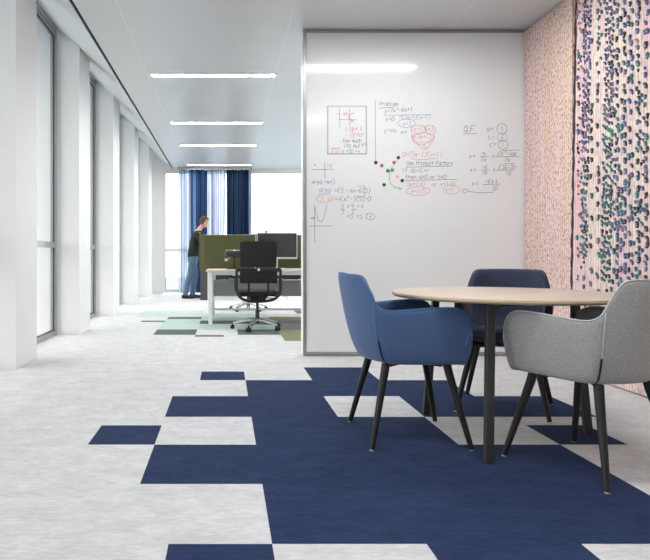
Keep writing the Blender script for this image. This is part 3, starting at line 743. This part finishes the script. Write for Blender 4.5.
    for sx, sy in ((1, 1), (1, -1), (-1, 1), (-1, -1)):
        l = MB(); tx, ty, bx2, by = sx * .152, sy * .165, sx * .242, sy * .250
        l.tube([(tx, ty, .409), (tx * .9 + bx2 * .1, ty * .9 + by * .1, .36), (bx2, by, .006)], [.0205, .020, .0125], 12)
        lg = l.build('leg', M['blackwood'], root, smooth='auto')
        g = MB(); g.lathe([(0, 0), (.011, 0), (.011, .007), (0, .007)], (bx2, by, .0005), 12); g.build('glide', M['silver'], lg)
    return root
make_armchair('armchair', M['fab_blue'], M['pipe_blue'], 'blue wool armchair with black legs at left of the round table', (.955, 3.112, 0), 0.0)
make_armchair('armchair', M['fab_grey'], M['pipe_grey'], 'light grey melange armchair, seen from behind at right front of the table', (1.648, 2.675, 0), math.atan2(.907, -.42))
make_armchair('armchair', M['fab_navy'], M['pipe_navy'], 'dark navy armchair behind the table, its back towards the whiteboard', (1.737, 3.665, 0), math.atan2(-.87, -.5))
# ------------------------------------------------------------------ OFFICE: DESKS
def desk(x0, x1, y0, y1, label, front):
    r = empty('desk', (x0, y0, 0)); tag(r, label, 'desk', 'office bench desks'); w, d = x1 - x0, y1 - y0
    b = MB(); b.box(0, w, 0, d, .722, .75, bev=.003, seg=1); b.build('desktop', M['desk_top'], r)
    b = MB(); b.box(.05, w - .05, .04, .08, .68, .7215); b.box(.05, w - .05, d - .08, d - .04, .68, .7215); b.build('frame_rail', M['desk_white'], r)
    for xx in (.03, w - .09):
        for yy in (.03, d - .09):
            q = MB(); q.box(xx, xx + .055, yy, yy + .055, .0015, .7215, bev=.004, seg=1); q.build('leg', M['desk_white'], r)
    ty = d - .38 if front else .12
    b = MB(); b.box(.12, w - .12, ty, ty + .26, .60, .61); b.box(.12, w - .12, ty, ty + .01, .61, .67); b.box(.12, w - .12, ty + .25, ty + .26, .61, .67); b.build('cable_tray', M['dark_panel'], r)
    b = MB()
    for k in range(int(w / .5)):
        b.tube([(.3 + k * .5, ty - .006, .612), (.42 + k * .5, ty - .006, .603), (.58 + k * .5, ty - .006, .612)], .006, 6)
    b.build('cable', M['desk_white'], r)
    if front:
        b = MB(); b.box(.09, w - .09, d - .035, d - .02, .34, .58); b.build('modesty_panel', M['panel_grey'], r)
        b = MB(); b.box(.085, w - .09, d - .06, d - .04, .135, .165); b.build('stretcher', M['desk_white'], r)
    return r
desk(-.255, 1.6, 7.9, 8.75, 'pale wood office desk with white legs, nearest beyond the whiteboard wall', True)
desk(-.255, 1.6, 8.76, 9.54, 'pale wood office desk behind the olive screen, facing the nearest one', False)
desk(-.42, 1.4, 12.62, 13.4, 'far office desk the standing person leans on', False)
sc = empty('desk_screen', (-.30, 8.70, 0)); tag(sc, 'olive green felt desk screen along the back of the nearest desk', 'desk screen')
for (u0, u1) in ((0, .745), (.755, 1.9)):
    b = MB(); b.box(u0, u1, 0, .035, .752, 1.245, bev=.006, seg=2); b.build('felt_panel', M['green_felt'], sc)
b = MB(); b.box(0, 1.9, .012, .023, 1.246, 1.252); b.build('top_trim', M['silver'], sc)
b = MB()
for u in (.3, 1.2): b.box(u, u + .04, -.03, .045, .7503, .7518)
b.build('bracket', M['silver'], sc)
ep = empty('privacy_screen', (-.54, 12.42, 0)); tag(ep, 'narrow tall green and dark grey end screen in front of the person', 'privacy screen')
b = MB(); b.box(0, .10, 0, .05, .62, 1.395, bev=.006); b.build('green_panel', M['green_felt'], ep)
b = MB(); b.box(.02, .17, 0.0, .05, .0, .618, bev=.004); b.box(.10,.17,0,.05,.62,1.37, bev=.004); b.build('dark_panel', M['dark_panel'], ep)

def monitor(x, y, w, h, zb, rz, label, cover=None):
    """zb: lower edge height above the desk top at .75"""
    r = empty('monitor', (x, y, .7503), rz); tag(r, label, 'monitor', 'computer monitors on the desks')
    b = MB(); b.box(-w / 2, w / 2, 0, .03, zb, zb + h, bev=.006); b.build('casing', M['silver'], r)
    b = MB(); b.box(-w / 2 + .012, w / 2 - .012, -.003, -.0002, zb + .026, zb + h - .012); b.build('screen', M['screen'], r)
    b = MB(); b.tube([(0, .055, .012), (0, .055, zb + h * .5)], .016, 10); b.box(-.04, .04, .0305, .05, zb + h * .35, zb + h * .6); b.build('stand', M['silver'], r)
    b = MB(); b.box(-.11, .11, -.02, .14, 0, .012, bev=.003); b.build('base', M['silver'], r)
    return r
monitor(.74, 8.38, .575, .375, .143, 0, 'large dark monitor with silver bezel behind the black office chair')
monitor(.62, 9.03, .5, .34, .19, PI, 'monitor of the opposite desk, its silver edge showing beyond the screen')
wc = empty('webcam', (.63, 9.02, 1.2805)); tag(wc, 'tiny grey webcam on top of the far monitor', 'webcam')
b = MB(); b.ball((0, 0, .028), .022, (1.5, 1, 1)); b.build('body', M['panel_grey'], wc, smooth=True)
b = MB(); b.box(-.02, .02, -.012, .012, .0, .012); b.build('clip', M['blackplastic'], wc)
# laptop on its stand
ls = empty('laptop_stand', (.13, 8.28, .7503)); tag(ls, 'black laptop stand with white pivot knob left of the office chair', 'laptop stand')
b = MB(); b.box(-.1, .1, -.08, .1, 0, .01, bev=.002); b.tube([(0, .06, .01), (0, .02, .10)], .012, 8); b.tube([(0, .02, .10), (0, .03, .17)], .012, 8)
b.box(-.12, .13, -.10, .10, .165, .173); b.build('bracket', M['blackmetal'], ls)
b = MB(); b.tube([(-.10, .0, .14), (-.05, 0, .165)], .008, 6); b.ball((-.112, -.005, .13), .022); b.build('knob', M['desk_white'], ls, smooth=True)
lp = empty('laptop', (.14, 8.28, .9236 + .0003)); tag(lp, 'half-open dark laptop with silver lid edge on the stand', 'laptop')
b = MB(); b.box(-.13, .14, -.10, .10, 0, .014, bev=.003); b.build('keyboard_base', M['blackplastic'], lp)
b = MB(); b.box(-.13, .14, 0, .008, 0, .16, bev=.002, mtx=Matrix.Translation((0, .095, .016)) @ Matrix.Rotation(math.radians(62), 4, 'X')); b.build('lid', M['dark_panel'], lp)
bpy.data.objects['lid'].data.materials[0] = M['silver']
kb = empty('keyboard', (.94, 8.08, .7503)); tag(kb, 'slim light keyboard on the nearest desk under the monitor', 'keyboard')
b = MB(); b.box(-.2, .2, -.06, .06, 0, .012, bev=.003); b.build('tray', M['silver'], kb)
b = MB()
for i in range(14):
    for j in range(5): b.box(-.19 + i * .0272, -.168 + i * .0272, -.052 + j * .021, -.036 + j * .021, .0122, .016)
b.build('keys', M['desk_white'], kb)

# ------------------------------------------------------------------ OFFICE CHAIRS
def office_chair(label, loc, rz):
    """local: sitter faces +Y"""
    r = empty('office_chair', loc, rz); tag(r, label, 'office chair', 'black swivel chairs at the bench desks')
    b = MB(); b.box(-.245, .245, -.22, .25, .43, .50, bev=.03, seg=4); b.build('seat', M['mesh'], r, smooth='auto')
    # upper back: slightly curved pad
    b = MB(); nx, nz = 12, 8; g = []
    for s_ in (0, 1):
        gg = []
        for i in range(nx + 1):
            u = i / nx * 2 - 1; cl = []
            for j in range(nz + 1):
                v = j / nz; hw = .222 + .012 * v; z = .80 + .32 * v
                rx = 1 - .03 * max(0, (v - .85) / .15) ** 2
                cl.append(b.bm.verts.new((u * hw * rx, -.26 - .03 * v + .035 * u * u + s_ * .03, z - .012 * u ** 6 * v)))
            gg.append(cl)
        g.append(gg)
    for s_ in (0, 1):
        for i in range(nx):
            for j in range(nz): b.bm.faces.new((g[s_][i][j], g[s_][i + 1][j], g[s_][i + 1][j + 1], g[s_][i][j + 1]))
    for i in range(nx):
        b.bm.faces.new((g[0][i][0], g[0][i + 1][0], g[1][i + 1][0], g[1][i][0])); b.bm.faces.new((g[0][i][nz], g[0][i + 1][nz], g[1][i + 1][nz], g[1][i][nz]))
    for j in range(nz):
        b.bm.faces.new((g[0][0][j], g[0][0][j + 1], g[1][0][j + 1], g[1][0][j])); b.bm.faces.new((g[0][nx][j], g[0][nx][j + 1], g[1][nx][j + 1], g[1][nx][j]))
    b.build('backrest', M['mesh'], r, smooth='auto')
    b = MB(); b.box(-.232, .232, -.285, -.255, .60, .775, bev=.012, seg=3); b.build('lumbar_pad', M['mesh'], r, smooth='auto')
    # looping frame below the back
    pts = catmull([(-.27, -.27, .775), (-.272, -.27, .62), (-.262, -.26, .48), (-.20, -.235, .405), (-.10, -.20, .375), (0, -.19, .37), (.10, -.20, .375), (.20, -.235, .405), (.262, -.26, .48), (.272, -.27, .62), (.27, -.27, .775)], 5)
    b = MB(); b.tube(pts, .018, 8); b.box(-.275, .275, -.30, -.262, .745, .79, bev=.012, seg=2)
    b.tube([(-.12, -.255, .80), (-.12, -.24, .5), (-.1, -.16, .42)], .014, 8); b.tube([(.12, -.255, .80), (.12, -.24, .5), (.1, -.16, .42)], .014, 8)
    b.build('back_frame', M['blackplastic'], r, smooth='auto')
    b = MB(); b.ball((0, -.302, .768), .016, (1, .4, 1)); b.build('badge', M['silver'], r, smooth=True)
    for s_ in (-1, 1):
        b = MB(); b.tube([(s_ * .24, .0, .45), (s_ * .285, .0, .50), (s_ * .285, -.02, .665)], .014, 8); a = b.build('armrest', M['blackplastic'], r, smooth='auto')
        b = MB(); b.box(s_ * .285 - .04, s_ * .285 + .04, -.14, .12, .667, .69, bev=.01, seg=2); b.build('arm_pad', M['blackplastic'], a, smooth='auto')
    b = MB(); b.box(-.10, .10, -.15, .12, .375, .43, bev=.015); b.tube([(.10, .02, .40), (.22, .02, .395)], .008, 6); b.build('tilt_mechanism', M['blackplastic'], r)
    b = MB(); b.tube([(0, 0, .08), (0, 0, .25)], .026, 14); b.tube([(0, 0, .25), (0, 0, .38)], .016, 12); b.build('gas_column', M['blackmetal'], r, smooth='auto')
    for k in range(5):
        an = -PI / 2 - .40 + 2 * PI * k / 5; dx, dy = math.cos(an), math.sin(an)
        b = MB(); b.tube([(dx * .03, dy * .03, .125), (dx * .12, dy * .12, .118), (dx * .315, dy * .315, .075)], [.03, .026, .018], 8, flat=(.8, 1)); bs = b.build('base_arm', M['polished'], r, smooth='auto')
        b = MB(); px_, py_ = dx * .32, dy * .32; q = Vector((-dy, dx, 0))
        b.tube([(px_, py_, .085), (px_, py_, .05)], .008, 6)
        for s_ in (-1, 1):
            c0 = Vector((px_, py_, .029)) + q * (.006 * s_); c1 = c0 + q * (.018 * s_); b.tube([c0, c1], .028, 14)
        b.build('caster', M['blackplastic'], bs)
    return r
office_chair('black mesh swivel chair with polished star base in front of the desk', (.415, 7.56, 0), 0)
office_chair('second black swivel chair on the far side of the desk, mostly hidden', (.40, 10.12, 0), PI + .35)

# ------------------------------------------------------------------ CURTAINS
def curtain(x0, x1, y, amp, waves, m, label):
    b = MB(); n = int(waves * 16); z0, z1 = .04, H - .06; A = []; 
    for i in range(n + 1):
        t = i / n; x = x0 + (x1 - x0) * t; yy = y + amp * math.sin(2 * PI * waves * t + .7 * math.sin(7 * t))
        A.append([b.bm.verts.new((x + .01 * math.sin(5 * t + z), yy * 1 + (z1 - z) * .01 * math.sin(9 * t), z)) for z in (z0, z0 + (z1 - z0) * .3, z0 + (z1 - z0) * .65, z1)])
    for a, c_ in zip(A, A[1:]):
        for k in range(3): b.bm.faces.new((a[k], c_[k], c_[k + 1], a[k + 1]))
    r = empty('curtain', (0, 0, 0)); tag(r, label, 'curtain')
    b.build('fabric', m, r, smooth=True)
    t = MB(); t.box(x0 - .03, x1 + .03, y - .012, y + .012, H - .06, H - .001); t.build('track', M['alu'], r)
curtain(-1.13, -.005, 14.28, .05, 9, M['sheer'], 'sheer curtain with white and deep blue stripes at the far window')
curtain(.03, .625, 14.28, .055, 6, M['drape'], 'denser navy blue curtain right of the striped sheer one')

# ------------------------------------------------------------------ PERSON leaning on the far desk
PX, PY = -.70, 12.98
pr = empty('person', (PX, PY, 0)); tag(pr, 'standing person in dark sweater and blue jeans leaning forward at the far desk', 'person')
def skin(name, verts, edges, rads, mat_, parent, root=0, sub=2):
    me = bpy.data.meshes.new(name); me.from_pydata([Vector(v) for v in verts], edges, []); me.materials.append(mat_)
    o = bpy.data.objects.new(name, me); C.objects.link(o); o.parent = parent
    md = o.modifiers.new('skin', 'SKIN'); md.use_smooth_shade = True
    for i, v in enumerate(me.skin_vertices[0].data):
        rr = rads[i]; v.radius = rr if isinstance(rr, tuple) else (rr, rr); v.use_root = (i == root)
    s_ = o.modifiers.new('sub', 'SUBSURF'); s_.levels = s_.render_levels = sub
    return o
# local frame: faces +X, left side is +Y
hip = (0, 0, .93)
bodyv = [hip, (.02, 0, 1.08), (.05, 0, 1.25), (.09, 0, 1.40), (.125, 0, 1.485), (.165, 0, 1.555), (.20, 0, 1.60)]
bodye = [(i, i + 1) for i in range(6)]
bodyr = [(.10, .10), (.09, .09), (.11, .11), (.09, .09), (.065, .065), (.055, .055), (.052, .052)]
legs = []
for s_, kx, fx in ((1, .035, -.02), (-1, -.055, -.17)):
    i = len(bodyv)
    bodyv += [(-.005, s_ * .09, .86), (kx, s_ * .10, .50), (fx, s_ * .105, .10)]
    bodyr += [(.095, .095), (.062, .062), (.045, .045)]
    bodye += [(0, i), (i, i + 1), (i + 1, i + 2)]; legs.append((kx, fx, s_))
arms = []
for s_ in (1, -1):
    i = len(bodyv)
    sh = (.10, s_ * .185, 1.405); el = (.22, s_ * .22, 1.13); wr = (.385, s_ * .17, .865 - .02)
    bodyv += [sh, el, wr]; bodyr += [(.062, .062), (.046, .046), (.030, .030)]; bodye += [(3, i), (i, i + 1), (i + 1, i + 2)]; arms.append((sh, el, wr, s_))
bd = skin('body', bodyv, bodye, bodyr, M['skin'], pr)
# clothes follow the body, slightly larger
b = MB()
b.loft([(-.01, 0, .90, .118, .150), (0, 0, .93, .128, .168), (.01, 0, 1.02, .126, .162), (.03, 0, 1.14, .124, .158), (.055, 0, 1.26, .132, .178), (.078, 0, 1.36, .128, .196), (.095, 0, 1.42, .110, .178), (.108, 0, 1.46, .082, .115), (.12, 0, 1.485, .066, .072), (.128, 0, 1.505, .058, .060)])
for sh, el, wr, s_ in arms:
    c_ = Vector(el).lerp(Vector(wr), .88); sh2 = Vector(sh)
    b.tube(catmull([(sh2.x - .02, s_ * .10, 1.415), (sh2.x, s_ * .17, 1.385), tuple(Vector(sh).lerp(Vector(el), .45) + Vector((0, s_ * .02, 0))), el, tuple(Vector(el).lerp(Vector(wr), .5)), tuple(c_)], 4), [.07 - .001 * k for k in range(9)] + [.058 - .0015 * k for k in range(12)], 14)
b.build('sweater', M['sweater'], pr, smooth='auto')
b = MB()
b.loft([(-.005, 0, .80, .118, .160), (-.005, 0, .87, .124, .168), (0, 0, .93, .122, .160), (0, 0, .96, .118, .152)])
for kx, fx, s_ in legs:
    b.tube(catmull([(-.005, s_ * .078, .90), (-.01, s_ * .085, .78), (kx, s_ * .098, .50), ((kx + fx) / 2 - .012, s_ * .104, .28), (fx, s_ * .105, .07)], 4), [.088, .092, .094, .094, .093, .088, .083, .078, .073, .070, .068, .067, .065, .062, .060, .058, .058], 16)
b.build('jeans', M['jeans'], pr, smooth='auto')
for kx, fx, s_ in legs:
    b = MB(); b.box(fx - .075, fx + .205, s_ * .105 - .045, s_ * .105 + .045, .0015, .085, bev=.028, seg=3)
    for v in b.bm.verts:
        if v.co.x > fx + .05: v.co.z *= 1 - .45 * (v.co.x - fx - .05) / .155
    b.build('shoe', M['shoe'], pr, smooth='auto')
# head
def head_mesh():
    b = MB(); c_ = Vector((.235, 0, 1.675)); nz, na = 18, 24; rings = []
    for j in range(nz + 1):
        ph = PI * j / nz; z = -math.cos(ph) * .118; r0 = math.sin(ph)
        ring = []
        for k in range(na):
            an = 2 * PI * k / na; ca, sa = math.cos(an), math.sin(an)
            rx = .098 * r0; ry = .077 * r0
            if z < 0: rx *= 1 + .05 * z / .118; ry *= 1 + .32 * z / .118
            x = rx * ca; y = ry * sa
            if ca > 0 and z < .01:                                   # flatten the face, push the jaw forward
                x = x * .93 + .010 * (-z / .118)
            if ca > .93 and -.045 < z < .018: x += .020 * (1 - abs(z + .028) / .05) if abs(z + .028) < .05 else 0     # nose
            if ca > .8 and abs(abs(y) - .03) < .016 and abs(z - .008) < .014: x -= .006                                # eye sockets
            if ca > .9 and abs(z + .066) < .008: x += .004                                                           # lips
            ring.append(b.bm.verts.new(c_ + Vector((x, y, z))))
        rings.append(ring)
    for a, d in zip(rings, rings[1:]):
        for k in range(na):
            b.bm.faces.new((a[k], a[(k + 1) % na], d[(k + 1) % na], d[k]))
    bmesh.ops.remove_doubles(b.bm, verts=b.bm.verts[:], dist=.0005)
    for s_ in (-1, 1): b.ball((.228, s_ * .077, 1.672), .03, (.55, .3, 1), u=10, v=8)
    bmesh.ops.rotate(b.bm, verts=b.bm.verts[:], cent=(.2, 0, 1.6), matrix=Matrix.Rotation(.20, 3, 'Y'))
    return b
head_mesh().build('head', M['skin'], pr, smooth=True)
b = MB()
for s_ in (-1, 1): b.ball((.317, s_ * .028, 1.683), .010, (.6, 1, .7), u=8, v=6)
bmesh.ops.rotate(b.bm, verts=b.bm.verts[:], cent=(.2, 0, 1.6), matrix=Matrix.Rotation(.20, 3, 'Y')); b.build('eyes', M['shoe'], pr, smooth=True)
b = MB(); b.ball((.222, 0, 1.688), .1, (1.03, .86, 1.18), u=24, v=18)
dl = [v for v in b.bm.verts if (v.co.x > .262 and v.co.z < 1.745) or v.co.z < 1.625 or (v.co.x > .225 and v.co.z < 1.67)]
bmesh.ops.delete(b.bm, geom=dl, context='VERTS')
bmesh.ops.rotate(b.bm, verts=b.bm.verts[:], cent=(.2, 0, 1.6), matrix=Matrix.Rotation(.20, 3, 'Y'))
o = b.build('hair', M['hair'], pr, smooth=True); sd = o.modifiers.new('thick', 'SOLIDIFY'); sd.thickness = .01; sd.offset = 1
# hands resting on the desk top (z .75), five fingers each
for sh, el, wr, s_ in arms:
    w = Vector(wr); hv = [w, (w.x + .035, w.y, .80), (w.x + .075, w.y, .775)]; he = [(0, 1), (1, 2)]; hr = [(.028, .022), (.034, .018), (.036, .014)]
    for q, ln in zip((-.03, -.01, .01, .03), (.052, .068, .072, .062) if s_ < 0 else (.062, .072, .068, .052)):
        i = len(hv); hv += [(w.x + .085, w.y + q, .773), (w.x + .085 + ln * .55, w.y + q * 1.15, .775), (w.x + .085 + ln, w.y + q * 1.2, .762)]
        hr += [(.0095, .0095), (.0085, .0085), (.007, .007)]; he += [(2, i), (i, i + 1), (i + 1, i + 2)]
    i = len(hv); hv += [(w.x + .05, w.y - s_ * .04, .778), (w.x + .085, w.y - s_ * .062, .766)]; hr += [(.011, .011), (.009, .009)]; he += [(1, i), (i, i + 1)]
    skin('hand', hv, he, hr, M['skin'], pr, sub=1)

# ------------------------------------------------------------------ LIGHT
w = bpy.data.worlds.new('overcast'); S.world = w; w.use_nodes = True
bg = w.node_tree.nodes['Background']; bg.inputs[0].default_value = (1.0, .983, .962, 1); bg.inputs[1].default_value = 3.9

# ------------------------------------------------------------------ CAMERA
cd = bpy.data.cameras.new('camera'); co = bpy.data.objects.new('camera', cd); C.objects.link(co)
co.location = (0, 0, CAMZ); co.rotation_euler = (PI / 2, 0, 0)
cd.sensor_width = 36; cd.lens = F / 650 * 36; cd.shift_x = 100 / 650; cd.shift_y = -25 / 650
cd.clip_start = .05; cd.clip_end = 500
S.camera = co
S.view_settings.view_transform = 'Standard'; S.view_settings.look = 'None'; S.view_settings.gamma = 1; S.view_settings.use_curve_mapping = False
S.view_settings.exposure = 0.43
